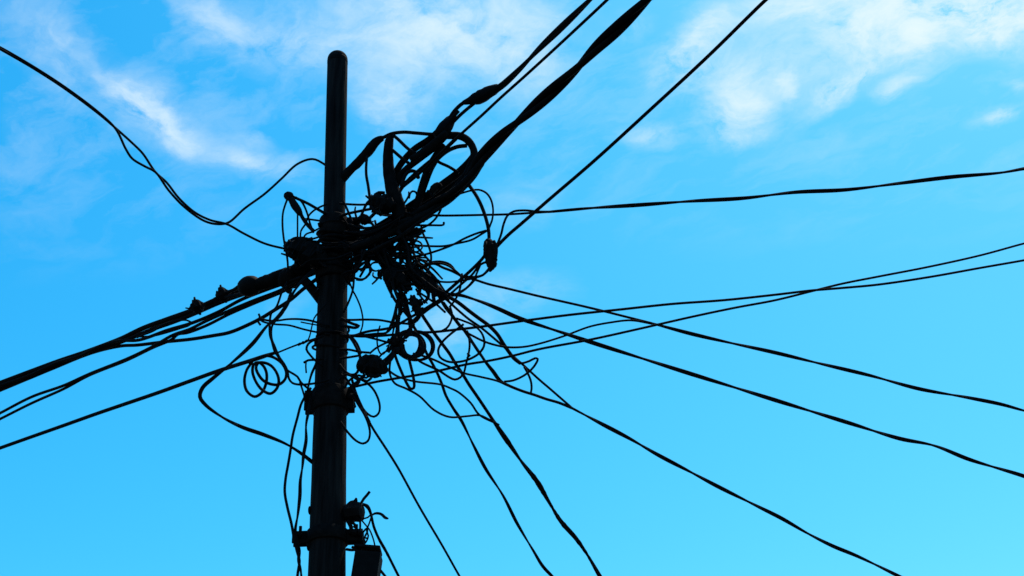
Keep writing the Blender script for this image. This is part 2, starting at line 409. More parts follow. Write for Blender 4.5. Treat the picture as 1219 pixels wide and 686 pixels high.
cable('twisted_cable', 'gently rising twisted pair at right, uppermost of the cables toward the right edge', 'cable', [
    t('1240,198 1219,201 1192,205.7 1131,211 1070,218.5 1008,226 947,229 886,236 825,239.5 763,244 702,248 652,252.5,1.5', 2.5, (-.3, 0), n=2, pitch=1.05, phase=.4, ext0=16),
    t('660,252 633,253.6 604,255.3 575,256 529.5,256.8 515,256.5 498,257', 2.5, (0, -.05)),
    t('660,252.2 640,252 625,250.6 611,252 604,257 599.5,267 596.6,279 592,291', 2.5, (0, -.1))])
cable('drop_wire', 'thin straight wire at right that starts lower and ends higher at the right edge', 'wire', [
    t('1240,285 1219,290 1167.5,304 1106,317.7 1045,329.5 1002,338 965.6,347 923,357.5 874,366.7 825,377 763.6,391 702,404.6 641,416 609,424 580,430 555,434 529,440 500,446 478,449.6 449,454.5 424.4,460 404,465', 2.7, (1.1, .4, .05), ext0=16)])
cable('drop_wire', 'thin nearly level wire at right crossing the other one before the right edge', 'wire', [
    t('1240,306 1219,310 1167.5,319 1106,330 1045,339 1002,343 965.6,346 923,351 861.5,357.5 800,362 739,368.5 678,375 631,381 602,385 573,389 548,392 514.6,395.5 495,396 470,398.5 434.6,400.6 404,399', 2.8, (.9, .35, .05), ext0=16)])
cable('twisted_cable', 'upper one of the two twisted drop cables sloping down to the right edge', 'cable', [
    t('1240,494 1219,489 1192,481.5 1155,474 1094,463 1033,446.5 972,432 923,420 868,408 825,398 776,385,1.6', 2.35, (1.3, .5), n=2, pitch=1.0, ext0=14),
    t('776,385 702,366.5 641,352.6 604,343.6 582,338.5 563,332.5 551,330 543,324 536,315.5 527,312 516,312 502,316.5 485,318', 2.7, (.5, .05)),
    t('776,385.5 751,381.5 727,384 702,389 672,400 643,409 624,413 605,413.5 590,411 576,406.5 564,400.6 556,396 549,388', 2.4, (.5, .05))])
cable('twisted_cable', 'lower one of the two twisted drop cables sloping down to the right edge', 'cable', [
    t('1240,575 1219,567 1155,547.5 1112,530.7 1070,522 1008.5,503 947,484 886,465 825,446 763.6,426.6 702,407 672,397 617,378.5 596,369 582,363 567,357.4 548,351.6 532,350.4 515,345', 2.6, (1.5, .6, .05), n=2, pitch=.92, ext0=14)])
cable('twisted_cable', 'twisted drop cable leaving at the bottom edge farthest to the right', 'cable', [
    t('1090,697 1067.6,685 1020,662 991,650 963,636 930,617 901,602.5 854,579 820,561 782,541 749,522 711,502 680,485.5,1.7', 2.4, (2.2, .9), n=2, pitch=.86, ext0=10),
    t('680,485 653,461.5 643,453 621,433 609,422.5 600.5,413.7 587,402 573,390.4 558,380 545.6,369.6 534,359 524,350', 2.6, (.9, .05)),
    t('681,486 665,479.5 649.6,475 637,470.5 621,465.4 602,457.4 593,451.6 587.4,444 580,434 571.4,421 562.7,408 555,396 548,389 538,376 530,366 522,352', 3.2, (.9, .05)),
    t('607,459.5 597,454 588,442 581,434 570,420 560,405 549,389 540,377 528,360', 2.6, (.5, .06))])
cable('twisted_cable', 'thickest twisted cable plunging steeply to the bottom edge right of centre', 'cable', [
    t('721,697 714,686 700,662 685.5,641 667.5,620.5 653,597 639,573 621,550 606.5,529 588.6,503,2.4', 3.3, (1.9, .7), n=2, pitch=.95, phase=.5, ext0=8, gap=.8),
    t('590,505 570.7,476 558,457.4 551,446 542,432.7 535,421 526,409 517.5,397.7 508.7,384.6 502,374 492,352', 4.3, (.7, .02)),
    t('592,505 570.7,494 560,479.5 545.6,467 536.6,462.5 525,458 496,454.5 482.7,451.6 471,447 461,440', 2.4, (.7, 0)),
    t('594,506 580,498.5 570.7,494.5 556,495.6 535,496.5 517,488.4 499,471.5 484,463 470,456.5 464.5,447 463.7,440 465,428 468,414', 2.4, (.7, .02))])
cable('twisted_cable', 'slimmer twisted cable plunging to the bottom edge left of the thickest one', 'cable', [
    t('665,695 657,686 646,674 635,656 615.5,623 599,590.5 578,558 563.5,530 549,500.5 540,487,1.7', 2.1, (1.8, .7), n=2, pitch=.9, ext0=8),
    t('540,487 531,471.5 526,457.4 520.4,444 514.6,432.7 508,421 501.6,406.4 496,395 488.5,382 482,362', 3.8, (.7, 0))])
cable('drop_wire', 'thin straight wire descending from the lower pole band to the bottom edge', 'wire', [
    t('558,704 547,686 527.6,651.6 499,603 474,557.5 460,535 445,512 436.6,497 425,473 418,462', 2.7, (1.5, -.05), ext0=8)])

# ------------------------------------------------------------------ cables running down the pole
cable('down_lead', 'single thin lead running down the left flank of the pole', 'cable', [
    t('370,462 359,480 354,497.5 348.4,519 346,535 343,553 340,570 339,586 342,603.5 347,624 350,641 353.5,656 356.5,668 355,679 353.5,690', 3.0, (-.06, -.1, -.06), down=True)])
cable('down_lead', 'twisted twin lead running down between the pole and the thin left lead', 'cable', [
    t('370,474 368,487 364.4,506 364.4,524 361.5,541 360,556 357.5,573 357,590 354.5,613 351.5,632 353,644 356,656 355.5,668 358,679 359,690', 2.2, (-.06, -.09, -.05), n=2, pitch=.5, down=True)])

def ragged(name, label, cat, core, studs, dy, mat=M_PLA, sides=11, ends=16):
    o = cable(name, label, cat, [t(core, 10, dy, rough=.2, step=2.2)], mat, sides=sides)
    for p in o.data.polygons: p.use_smooth = False
    for s in studs: cable('terminal_stud', '', '', [t(s, 4.5, dy - .02, rough=.15)], mat, parent=o)
    P = parse(core); L, rad = path3d(core, dy, 10, step=2.2)
    for i in range(ends if P[0][2] else 0):                      # cut wire ends bristling from the terminals
        k = random.randrange(len(L)); d = Vector((random.gauss(0, 1), random.gauss(0, 1), random.gauss(0, 1))).normalized()
        ps = px_size(L[k]); r = random.uniform(.9, 1.5) * ps
        bm = bmesh.new(); add_rod(bm, L[k] + d * rad[k] * .5, L[k] + d * (rad[k] + random.uniform(.6, 3.4) * ps), r, 6, r * .8)
        link('wire_end', bm, M_OLD, o)
    return o

# ------------------------------------------------------------------ closures, splices and clamps
c_ = cable('cable_closure', 'oval black splice closure hanging where the long straight cable ends', 'cable closure', [
    t('581,285,5 581.5,288,11 582,292,14 583,298,15 584,305,15 585,311,14 585,316,12 584,320,7 583,323,3', 5, -.12, rough=.10, step=1)], M_PLA, sides=14)
cable('closure_ridge', '', '', [t('588,287 590,292 591,300 589.5,309', 4, -.16, rough=.1)], M_PLA, parent=c_)
cable('terminal_stud', '', '', [t('578.5,288 577.5,296 577,304', 3, -.16, rough=.12)], M_PLA, parent=c_)
# dead-end insulator on the left bundle
d_ = cable('strain_clamp', 'round ball insulator and thick sleeve joining the left bundle to the pole', 'insulator', [
    t('297,347,9 301,343,12 309,338.5,15 318,335.5,17 330,332,19 339,329,20 348,327,21 358,322,22 372,316,22 386,310,18', 14, (.12, 0), rough=.05)], M_OLD, sides=14)
cable('ball_insulator', '', '', [t('284,347,3 286,346,14 289.5,344,21 294,342,25 298,340.5,25.5 302,338.7,24 306,336.5,18 309,335.5,9', 10, .12)], M_CER, parent=d_, sides=16)
cable('bolt_collar', '', '', [t('331,335,5 334,334.5,17 339,333,24 345,331.5,27 351,329,23 355,328,9', 10, .05, rough=.05)], M_IRON, parent=d_, sides=14)
cable('bolt_collar', '', '', [t('340,344 344.5,347.5', 6, .05)], M_IRON, parent=d_)
for lab, cx, cy in (('small pronged clamp on the left bundle, farther from the pole', 235, 365.5), ('small pronged clamp on the left bundle, nearer the round insulator', 266, 351)):
    o = ragged('bundle_clamp', lab, 'clamp',
        '%g,%g,6 %g,%g,13 %g,%g,17 %g,%g,16 %g,%g,12 %g,%g,5' % (cx - 8, cy + 3, cx - 6, cy + 2, cx - 3, cy + 1, cx + 2, cy - 1, cx + 5, cy - 2, cx + 8, cy - 3.5), (), .42 if cx < 250 else .3, M_IRON, 9, 6)
    dd = .42 if cx < 250 else .3
    cable('clamp_bolt', '', '', [t('%g,%g,4.5 %g,%g,3.4 %g,%g,2' % (cx - 2, cy - 3, cx - 3, cy - 7, cx - 3.6, cy - 11.5), 3, dd)], M_IRON, parent=o)
    cable('clamp_bolt', '', '', [t('%g,%g,5 %g,%g,3' % (cx - 5, cy, cx - 9.5, cy + 1.5), 4, dd)], M_IRON, parent=o)
    cable('clamp_bolt', '', '', [t('%g,%g,4 %g,%g,2.6' % (cx + 1, cy + 4, cx + 3.5, cy + 9), 4, dd)], M_IRON, parent=o)
cable('bundle_loop', 'short strand bowed out between the nearer clamp and the round insulator', 'wire', [
    t('262,352 271,348 278,345.5 284,341 291,335', 4.4, (.32, .14)), t('262,356 272,353.5 283,351 293,349', 4.5, (.32, .14))])
o = cable('connector', 'slim cylindrical connector sticking up left of the pole with a round head', 'connector', [
    t('346,237,7 348,240,8.5 351,245,9.5 354.5,250,9 357,254,7 359,256.5,4', 8, -.1, rough=.04, step=1.5)], M_PLA, sides=12)
cable('round_head', '', '', [t('339,231,3 340.2,231.8,8 343,233.2,11 346,234.8,10.5 348.4,236,6', 9, -.1, step=1)], M_PLA, parent=o, sides=12)
# strut from the sleeve into the pole
cable('stay_strut', 'short thick diagonal stub under the sleeve meeting the pole from the left', 'strut', [
    t('360,332 368,340 376,350 385,362 392,372', 11.5, (-.02, 0))], M_OLD)
# thick lead-covered cable right of the pole
cable('thick_cable', 'thick sheathed cable stub rising diagonally right from the pole top section', 'cable', [
    t('398,224,11.5 410,210,11.5 420,199.5,10.5 424,196,11.6 434,185,11 438,181,12.4 447,169.5,11 452,166,9 456,164.5,6.5', 11, (0, -.1), rough=.03),
    t('452,165.5 457,163.5 465.6,159.5 480,157.5 495,158.5 514,160 526,160', 4.3, (-.1, -.15)),
    ], M_OLD, sides=12)
cable('thick_cable', 'thick upright cable hanging from the arched cable beside the pole', 'cable', [
    t('466,160,7 463.5,168,10.5 462,184,12.5 463,205,14.5 465.5,219,16 469,232,18 474,248,19 478,262,16', 10, (-.1, -.05), rough=.03)], M_OLD, sides=12)
cable('cable_loop', 'heavy cable bent over in a wide arch into the large ring', 'cable', [
    t('518,160 534,161.4 547,162 556,166.5 562,174 564.5,183 561,196 555,209 544,223 530,236 512,248 490,262', 9.4, (-.15, -.1, 0)),
    t('508,206 515,197 522,188.5 532.5,180 544,175 556,173.5', 5.0, (-.12, -.14))], M_OLD)
cable('cable_band', 'three parallel heavy strands sloping from the taped splice toward the pole', 'cable', [
    t('529,150 511,166 493,178 479,193 472,204 468,214', 8, (-.15, -.02)),
    t('536,156 516.6,176 499,189.5 481,204 474,216 470,226', 8, (-.18, -.04)),
    t('543,165 524,183 508,195.5 487.5,213.5 478,224 472,236', 5, (-.14, -.02)),
    t('531,158 515,171 501,182 489,190', 8, (-.2, -.2))], M_OLD)
cable('cable_drop', 'heavy strand dropping steeply from the heavy arch into the knot', 'cable', [
    t('527,172,8 519,187,11 511,201,11.5 505,217,11 499,236,10 492,254,9', 10, (-.12, -.02))], M_OLD)
cable('link_wire', 'short wire bridging the upright cable and the sloping heavy strands, upper one', 'wire', [t('468,161 475,167 481.6,173.5 488,179 495,183', 4.2, -.12)])
cable('link_wire', 'short wire bridging the upright cable and the sloping heavy strands, lower one', 'wire', [t('465,177 472,183 479,189 486,194', 4.2, -.1)])
cable('link_wire', 'short wire crossing the open eye of the large ring', 'wire', [t('518,190 524,194 534,198.5 546,206', 4.0, -.08)])
cable('link_wire', 'bent hook of wire inside the heavy sloping strands near the upright cable', 'wire', [t('478,223 480.5,213 485,205.5 491,203.5 496,206 498,212', 4.6, -.16)])
cable('tie_loop', 'tiny tie wire curl at the throat of the big twisted cable', 'wire', [t('575,186 576.5,191 575,197 571.5,200.5 568.5,199 569,195.5', 2.2, -.14)])
# the thick diagonal mass under the ring: three more strands
cable('cable_band', 'broad flat band of heavy strands from the large ring down to the pole', 'cable', [
    t('566,184 556,196 543,208 528,219 512,231 494,242 474,256 448,272 420,284 398,292', 9.8, (-.05, .02)),
    t('573,194 563,210 549,225 532,239 513,252 492,264 468,276 440,288 410,299', 9.0, (-.1, -.1)),
    t('570,190 557,205 540,219.5 520,234 500,247 478,260 450,276 420,292', 9.8, (.04, .05)),
    t('560,217 545,232 530,243 514,254 497,266 474,283 460,290 440,300', 4, (-.13, -.14))], M_OLD)
o = cable('clamp_block', 'small notched block on top of the broad cable band', 'clamp', [t('512,232,6 517,224,10 521,221,9 524,222,6 526,225,3', 8, -.08, rough=.1)], M_IRON)
cable('wire_tail', 'short wire tail poking up beside the notched block', 'wire', [t('509,227 512,230 516,236', 2.4, -.1)])
cable('wire_tail', 'small curled wire tail above the knot between two heavy strands', 'wire', [t('487,236 488,231 491,227.8 495,229 497,234', 2.3, -.1)])

# ------------------------------------------------------------------ boxes and lumps by the pole
ragged('terminal_box', 'ragged junction lump against the left of the pole above the sleeve', 'junction box',
       '343,289,6 346,291,15 351,295,24 358,298,31 366,302,32 374,306,30 384,308,24 390,309,8',
       ('343,289.5 350,284.5 360,284', '340.5,292 348,296', '345,304 352,306', '351,311 358,308', '356,314 366,308', '362,284.5 372,286'), -.08)
ragged('terminal_box', 'dark lump with wire ends right of the pole under the upright cable', 'junction box',
       '440,237,6 442,238,13 446,239.5,17 452,241,20 458,243,22 463,245,21 468,248,12',
       ('446,232.5 451,229.8 458,230', '441,246 447,252', '448,252 454,256'), -.1)
ragged('terminal_box', 'lumpy junction box with a torn lower rim, hanging right of the pole', 'junction box',
       '425.5,433,8 427.5,433.5,16 431,434,20 437,434.5,23.5 443,436,25.5 449,437.5,23 455,439,17 459,440.5,10 462,441,4',
       ('428,428 436,425.5 446,426', '446,428 456,433', '440,446 446,448.5 452,446.5', '434,446 430,451 425,452', '456,436 463,431 470,421'), -.08)
ragged('terminal_box', 'small knobbly connector lump in the lower right of the knot', 'connector',
       '489,354,4 491,356,8 494,361,11 496,366,11.5 497.5,371,9 498.5,376,5', ('500,357 502,363', '489,361 493,365'), -.06)
ragged('terminal_box', 'biggest dark lump inside the knot right of the pole', 'junction box',
       '458,322,6 461,325,15 466,329,21 471,333,23 477,337,20 483,341,14 487,345,7',
       ('460,336 464,342', '478,340 486,339 492,338', '484,344 491,344', '474,344 479,350'), -.05)
ragged('terminal_box', 'dark lump where the knot narrows into the right-hand drop cables', 'junction box',
       '488,324,6 493,328,14 500,332,20 506,336,20 513,341,16 520,346,12 527,351,9 533,355,5',
       ('500,344 498,351', '508,345 510,350', '515,349 516,355 517,358'), -.03)
ragged('terminal_box', 'dark bunch at the left of the round wire coil', 'connector',
       '464,408,5 466,407.5,11 470,407,15 474,406.5,15 478,406,10 481,405,5', ('466,413 462,419', '474,414 473,421'), -.06)
cable('thick_stub', 'short stout stub linking the lumpy junction box to the round coil', 'cable', [t('452,434 459,429.5 466,423 472,415', 6.5, -.07)], M_OLD)
ragged('terminal_box', 'small dark lump on the pole side of the upper knot', 'connector',
       '426,263,5 429,262,10 433,261.5,13 437,262.5,11 440,265,5', (), -.08)

# ------------------------------------------------------------------ the low box group
q = at(435, 676, POLE_Y - .02); s = px_size(q)
bx = empty('equipment_box', q, 'black rectangular box hanging right of the pole at the bottom edge', 'box')
bm = bmesh.new(); add_box(bm, q + Vector((0, 0, -.06)), (31 * s, .10, 44 * s / .86 + .05), Matrix.Rotation(R(7), 3, 'Y'), .05)
link('housing', bm, M_PLA, bx, False)
bm = bmesh.new(); add_box(bm, q + Matrix.Rotation(R(7), 3, 'Y') @ Vector((0, 0, .085)), (31.6 * s, .104, .012), Matrix.Rotation(R(7), 3, 'Y'), .2)
link('lid', bm, M_PLA, bx, False)
cable('hanger', '', '', [t('419,651 425,655 431,659', 3.0, -.05), t('430,651 434,657 436,660', 3.0, -.05), t('412,654 419,655 425,654', 3.2, -.05)], M_IRON, parent=bx)
q2 = at(423, 609, POLE_Y - .03); s2 = px_size(q2)
ib = empty('bracket_insulator', q2, 'squat lump with a pointed lug on the right of the pole, above the lower band', 'insulator')
bm = bmesh.new(); lathe(bm, at(409, 612, POLE_Y - .02), at(433, 608, POLE_Y - .04), [(0, 6 * s2), (.15, 11 * s2), (.35, 12.5 * s2), (.5, 11.8 * s2), (.7, 12.3 * s2), (.9, 11 * s2), (1, 6 * s2)], 8, .12)
link('insulator_body', bm, M_CER, ib, False)
cable('lug', '', '', [t('419,602,10 423,597.5,6.5 424,593,2', 4, -.04)], M_IRON, parent=ib)
cable('lug', '', '', [t('414,602 418,598.5 422,598', 5, -.04)], M_IRON, parent=ib)
cable('pin', '', '', [t('414,620 418,628 417,636', 5, -.04)], M_IRON, parent=ib)
cable('pin', '', '', [t('419,622 423,625.5 421,628', 3.0, -.05)], M_IRON, parent=ib)
cable('wire_tail', 'stub of wire sticking up from the squat lump', 'wire', [t('430,599 433,594 436.5,590 440,585.5', 3.2, -.06)])
cable('drop_wire', 'stiff wire falling from the squat lump past the box to the bottom edge', 'wire', [
    t('432.5,600.5,3 436,602,4.6 439,605.5,4.2 441.5,612,3.4 445,627,3.4 451,641.4,3.3 460,657.4,3.3 474.5,686,3.3 482,700,3.3', 3.3, (-.05, .5), ext1=2.5)])
cable('wire_tail', 'torn wire end pointing right from the stiff falling wire', 'wire', [t('442,614,2 446,611.5,2.6 451,611.3,3.4 455,613,3.6 458,616,3.8 460,617,3.4 462.5,617.5,1.4', 3, -.04)])
cable('loose_wire', 'hair-thin wire hanging from the squat lump onto the box lid', 'wire', [t('431,620 436,626 440,631 445,644 446.5,652 447,659', 1.7, -.05)])
cable('loose_wire', 'thin crooked wire linking the squat lump and the lower band', 'wire', [t('431,618 438,616 442.5,612 440,622 436.5,632 438.5,638 436,645 431,651', 1.9, -.05)])
cable('loose_wire', 'short upright wire between the squat lump and the lower band', 'wire', [t('428.6,618 428.8,627 428,637', 2.3, -.05)])
cable('loose_wire', 'small zigzag of thin wire right of the lower band', 'wire', [t('432,634 437,628.5 437,634 434,640 438,641', 2.2, -.05)])
cable('drop_wire', 'wire leaving the side of the hanging box at the bottom edge', 'wire', [t('448,674 451,677 458.4,686 466,696', 3.3, (-.02, .1), ext1=1.5)])

# ------------------------------------------------------------------ wires at the left of the pole
def wire(label, s, w=2.5, dy=-.1, cat='wire', name='loose_wire', **k):
    return cable(name, label, cat, [t(s, w, dy, **k)], sides=6)
wire('long bowed wire from the connector head down to the sleeve left of the pole', '343,235 339.5,244 336.8,254 336.3,268 338,285.6 341,301.6 342.6,314 342.4,326', 2.4, -.12)
wire('straight upright wire below the slim connector, left of the pole', '354.3,250 354.2,266 354.2,288', 2.0, -.12)
wire('stout wire from the slim connector slanting into the pole', '356,251 360,259 365,266.5 373,275', 4.6, (-.1, -.08))
wire('stout wire from the connector head straight across to the pole', '349,234.5 357,238 366.6,242.5 377,248.5 388,255', 3.6, (-.1, -.09))
wire('arched wire from the connector head to the pole band', '352,235 358,239 362,245 366,255 369,266 373,277', 2.4, (-.1, -.12))
wire('thin wire climbing from the left junction lump to the pole edge', '357.6,287 358.3,275 364,266.4 367.5,257 374,250.5 381,246.5 390,243', 2.1, (-.14, -.09))
wire('flat wire loop beside the pole above the left junction lump', '372,283 366,284.5 362,282.5 365,278.5 371,276.5 380,272', 2.2, -.12)
wire('second flat wire loop beside the pole above the left junction lump', '358,290 362,285 372,284.5 383,281', 2.2, -.13)
wire('upper thin wire from the left tie to the pole at mid height', '308,379 318,381.5 329,382 342,380.2 355,380 368,381.5 379,384.4 392,388', 2.4, (.12, -.09))
wire('lower thin wire from the left tie to the pole at mid height', '308,379 313,383 326,386 344,387.4 361,392 376,395.4 392,398', 2.4, (.12, -.09))
wire('short ragged tie twisted on the slack left cable', '308,374 309.5,379 307,382 310,387', 2.4, .12)
wire('short stray wire end left of the pole at mid height', '358,383.5 368,385.5 379,387.4 390,390', 1.6, -.1)
wire('thin hooked wire hugging the left edge of the pole', '388,362 381,370 374,379 371,390 368.7,400 366.3,406', 1.7, -.1)
wire('wire bent into an open elbow at the left edge of the pole', '385,400 375,404.4 367,409.5 364.8,416 369,422.5 376,430 384,436', 2.6, -.1)
wire('ragged wire stub pointing left from the pole above the upper band', '385,427 374,428.6 367,429 361.5,432', 2.6, -.1)
wire('tiny wire end hanging from the ragged stub', '364.5,430 364,436 364.6,444', 1.9, -.1)
wire('short slanting lead above the upper band, left of the pole', '378,428,5 376.5,433,4 371,445,3 367.5,458,2.6 366,466,2.6', 3, -.1)
wire('short wire at the far left corner of the upper band', '357,455 360,464 363,474', 2.2, -.06)
wire('little wire curl under the left ear of the upper band', '368,488 371,491 374,489', 2.4, -.06)
def wrap(y0, y1, turns, w, k, label):
    L, rad = [], []
    for i in range(turns * 26 + 1):
        f = i / (turns * 26); a = 2 * math.pi * f * turns
        p = pole_at(y0 + (y1 - y0) * f + 2.2 * math.sin(a * .43)); r = pole_r(p.z) + k + .010 * math.sin(a * .37 + y0) + .007 * math.sin(a * 1.31)
        L.append(p + Vector((math.cos(a) * r, math.sin(a) * r, .012 * math.sin(a * .61) + .012 * math.sin(a)))); rad.append(w / 2 * px_size(p))
    bm = bmesh.new(); sweep(bm, L, rad, 6); tag(link('wire_wrap', bm, M_OLD), label, 'wire')
wrap(266, 331, 15, 4.5, .010, 'thick wire wound in many turns round the pole inside the knot')
wrap(392, 424, 4, 3, .001, 'wire wound in four turns round the pole beside the hooked wires')

# ------------------------------------------------------------------ wires at the right of the pole and in the knot
wire('slim upright wire from the diagonal stub down to the lump right of the pole', '437,186 436,196 436,208 438.2,221 440.5,238', 3.2, -.1)
wire('level wire between the pole and the lump under the upright cable', '404,242.4 420,243.6 432,243.8 444,243', 2.6, (-.09, -.1))
wire('slanting wire below the level one, pole to the same lump', '404,258 414,254.5 428,251.5 446,248', 3.2, (-.09, -.1))
wire('wire slanting steeply down the right edge of the pole', '409,240 414,251 420,266', 2.6, -.1)
wire('stiff wire leaning between the small lump and the upper lump', '428,262 432,252 437,242 443,236', 3.2, -.1)
wire('second stiff wire leaning up to the upper lump', '436,264 443,257 450,250', 4.2, -.1)
wire('curved wire under the upper lump', '415,267 426,271 440,271.5 452,269 466,262', 3.0, -.11)
wire('lower curved wire under the upper lump', '410,276 424,277.5 440,276 454,271 468,266', 3.0, -.11)
wire('wire loop bowing out above the oval splice closure', '543,232.5 550,230 561.6,226.8 570,226 579,230 584.5,238 587,250 585.6,263 582.5,271 582,284', 2.3, (-.05, -.12))
wire('stout lead dropping from the ring to the oval splice closure', '552,213 557,219 567.5,234 575,250 580,266 582,278 582,290', 4.4, (-.1, -.12))
wire('stout lead from the oval closure back to the cable junction at right', '578,303 573,309.5 561.6,321 548.5,332.7 531,348 522,355', 4.2, (-.12, -.02))
wire('middle lead from the oval closure to the cable junction', '579,312 572,315 561.6,327.5 547,340.5 534,352', 2.8, (-.12, -.04))
wire('lead curving under the oval closure to the knot', '583,319 580,323.5 573,328.5 561.6,332 550,334 535,336 521,335 513.5,332.7 503,330', 2.5, (-.12, -.02))
wire('inner lead from the oval closure, ending at the crossing', '582,320 575,327.5 565,330 554,329.5 548,330', 2.8, (-.12, -.05))
wire('steep lead from the oval closure into the crossing', '573,313 569,322 564.5,332 555,343 543,350', 2.4, (-.12, -.03))
wire('curved wire dropping from the crossing toward the drop cables', '550,326 549,336 547,346 542.5,356 535,366', 2.5, -.03)
wire('lower curve from the crossing to the knot', '541,352 551,346.5 560,339 567,331', 2.4, -.06)
wire('middle arc of the leaf-shaped loop above the crossing', '506,318 517,313.5 531,315.5 541,321.5 549,328.5', 2.2, -.02)
wire('lower arc of the leaf-shaped loop above the crossing', '500,319 516.4,314 528,319 538,322.8 550,329', 3.0, -.01)
wire('upper slack wire from the knot to the lead above the oval closure', '486,290 494.6,292 512,293.2 529.5,293 544,290 561.6,285.6 573,279 581,274', 2.5, (0, -.1))
wire('lower slack wire from the knot to the lead above the oval closure', '478,308 486,306.4 502,304 516.4,300 538,292 553,284 567.5,278 579,274.5', 2.6, (0, -.1))
wire('curved wire falling right of the knot toward the leaf-shaped loop', '501,268 503.5,278 509,289.5 513,303 512.8,313 508.5,325 505,333', 2.5, -.04)
wire('diagonal wire from the knot edge to the leaf-shaped loop', '484,284 491.7,289.5 502,300.5 514,314', 2.6, -.02)
wire('small hooked wire end at the right edge of the knot', '485,284.5 489.5,283.2 493.2,286 492.6,291 489,296 484,300', 2.5, -.04)
wire('straight wire stub with an upturned tip right of the knot', '490,268.4 502,268.4 515,268.3 528,267.6 528.3,264.8', 2.5, -.05)
wire('wire curving up from the knot to the broad band', '486,277 497,273.6 509,268.5 518,261 524.5,250 526,244', 2.4, -.06)
wire('thick short stub below the upturned wire tip', '486,280.5 494,278 501,276 506.5,274.6', 3.6, -.05)
wire('second short stub below the upturned wire tip', '488,281.5 496,280 506,275', 2.4, -.08)
wire('ring of wire right of the pole under the knot', '421,322 430,320.3 440,318.5 442.2,320.5 440,325.5 435.5,331 430,332.8 423.5,331.4 420,330', 2.7, -.08)
wire('second ring strand right of the pole under the knot', '436,308 437,315 441.5,320 438,328 431,333.5 424,333', 2.6, -.1)
wire('wire slanting from the ring back to the right edge of the pole', '423.5,316 421.5,330 420,345 414,362 409,372', 2.6, -.09)
wire('thin bowed wire hanging from the ring at the right of the pole', '416,336 420,346 424.5,354.5 429.5,367 432,381 431,390 428,398', 1.9, -.09)
wire('wire stub with bent tip at the right edge of the pole', '406,379 413.7,383 421,386 427.3,388.2 423,390.3 414,389 406,388', 3.2, -.09)
wire('nearly level wire from the pole to the vertical strands', '404,380.8 420,381 434.6,380.6 452,381.2 468,384 484,385.5 494,387', 2.6, (-.09, -.02))
wire('wire rising from the pole toward the junction of drop cables', '405,399 422,399.5 431,396.5 442,394 456,392.2 469.5,389 480,383 493,375.5 507,367 524,356.5 533,351', 3.0, (-.09, -.02))
wire('stouter wire rising beside it toward the same junction', '488,386 497,378 510,367.5 524,358.5 534,352', 4.6, -.03)
wire('thin wire turning upward from the pole into the knot', '418,400.5 433,399 449,397.3 460,396.2 466.6,389 470,376 473.5,361 476,346', 2.5, (-.09, 0))
wire('slanting wire from the pole down to the dark bunch by the coil', '424,399 434.6,400.8 449,404.3 466,409', 2.5, (-.09, -.05))
wire('thin wire from the junction box up to the dark bunch', '440,421 447,415 457,409.5 468,405', 2.3, -.08)
wire('hair-thin bent wire between the pole and the coil', '452.4,388 449.4,398 449,408 451,418 454.6,422.3 459,419 463,411', 1.9, -.1)
wire('short loop between junction box and dark bunch', '450,427 456,420.5 462,417 466,410', 2.2, -.09)
wire('wire from the lower pole edge along the top of the junction box', '404,416 416,416.5 428,419 440,420', 2.6, -.09)
wire('wire below it joining the pole and the junction box', '404,427 416,425.4 430,423', 2.6, -.09)
wire('stout slanting wire at the right edge of the pole above the box', '414,398 421,408 427,420 430,428', 3.0, -.09)
wire('second slanting wire at the right edge of the pole above the box', '418,400 425,409 430,421', 2.4, -.07)
wire('slack wire hanging in a bow between the pole and the junction box', '404,434 410,441.5 416,445.8 422,446 425.5,443 428,436', 3.0, -.08)
wire('narrow hairpin of wire hanging below the round coil', '468,412 471,425 478,443 485.6,459 489,463 492.6,462 493,456 491.4,446 488.5,434 486,424', 3.2, -.06)
wire('hanging wire loop below the junction box', '418,446 430,452 438,457 445,464.5 450.5,476 452.2,486 450.5,492.5 445,496.3 438.5,493.5 431,485 424,470', 2.6, -.07)
wire('wire loop hanging lower against the right of the pole', '420,470 426,481 433.5,493 438.5,505 440.4,516 438,525 432,528.2 423.5,524.5 413.5,514 405,502', 2.7, -.09)
wire('stout wire descending along the right ear of the upper band', '419,452 422,463 426,474 433,489 440,503', 3.4, -.08)
wire('tangle strand low at the right edge of the pole', '404,452 412,446 420,449 428,455 422,459 412,456', 2.6, -.1)
wire('second tangle strand low at the right edge of the pole', '406,446 413,452 419,462 424,470', 2.6, -.1)
wire('third tangle strand low at the right edge of the pole', '410,462 417,452 427,447 436,450 441,446', 2.6, -.1)
wire('short tangle strand under the junction box', '422,457 430,452 437,454 442,450', 3.0, -.1)
wire('big open wire ring hanging below the drop cables', '552,386 544,392 535,399 526,408 521.6,417.5 523.5,425 532,430.3 544,431.2 558,428 570,421 576,412.5 576.4,405 573,396 564,387.5 552.5,382.5 543,379', 2.6, (.03, .1, .05))
wire('wire hanging from the steep cable with a curled foot', '556,394 558.6,404 559,413 557,425 554.6,434 552.5,443 548,449.4 541.5,452 535,449.4 522,441 512,436.5 500,430.5 492,424', 2.6, (.12, .1, 0))
wire('short arc left of the steep drop cable', '536,366 538.2,376 536,384.6 531.5,391 524,395', 2.6, .04)
wire('wire running from the coil along the low strands to the right', '492,421 504,424 514.6,427.6 535,437 551,444 573,449 593,454 604,459', 2.6, (0, .45))
wire('stout wire leaving the knot to a bend above the hooked wire end', '528,350 545,360 558,370 570,379 581.6,387.5 592,398 599,409 605,418 612,427 619.5,432.7', 4.6, (.02, .5), name='drop_wire')
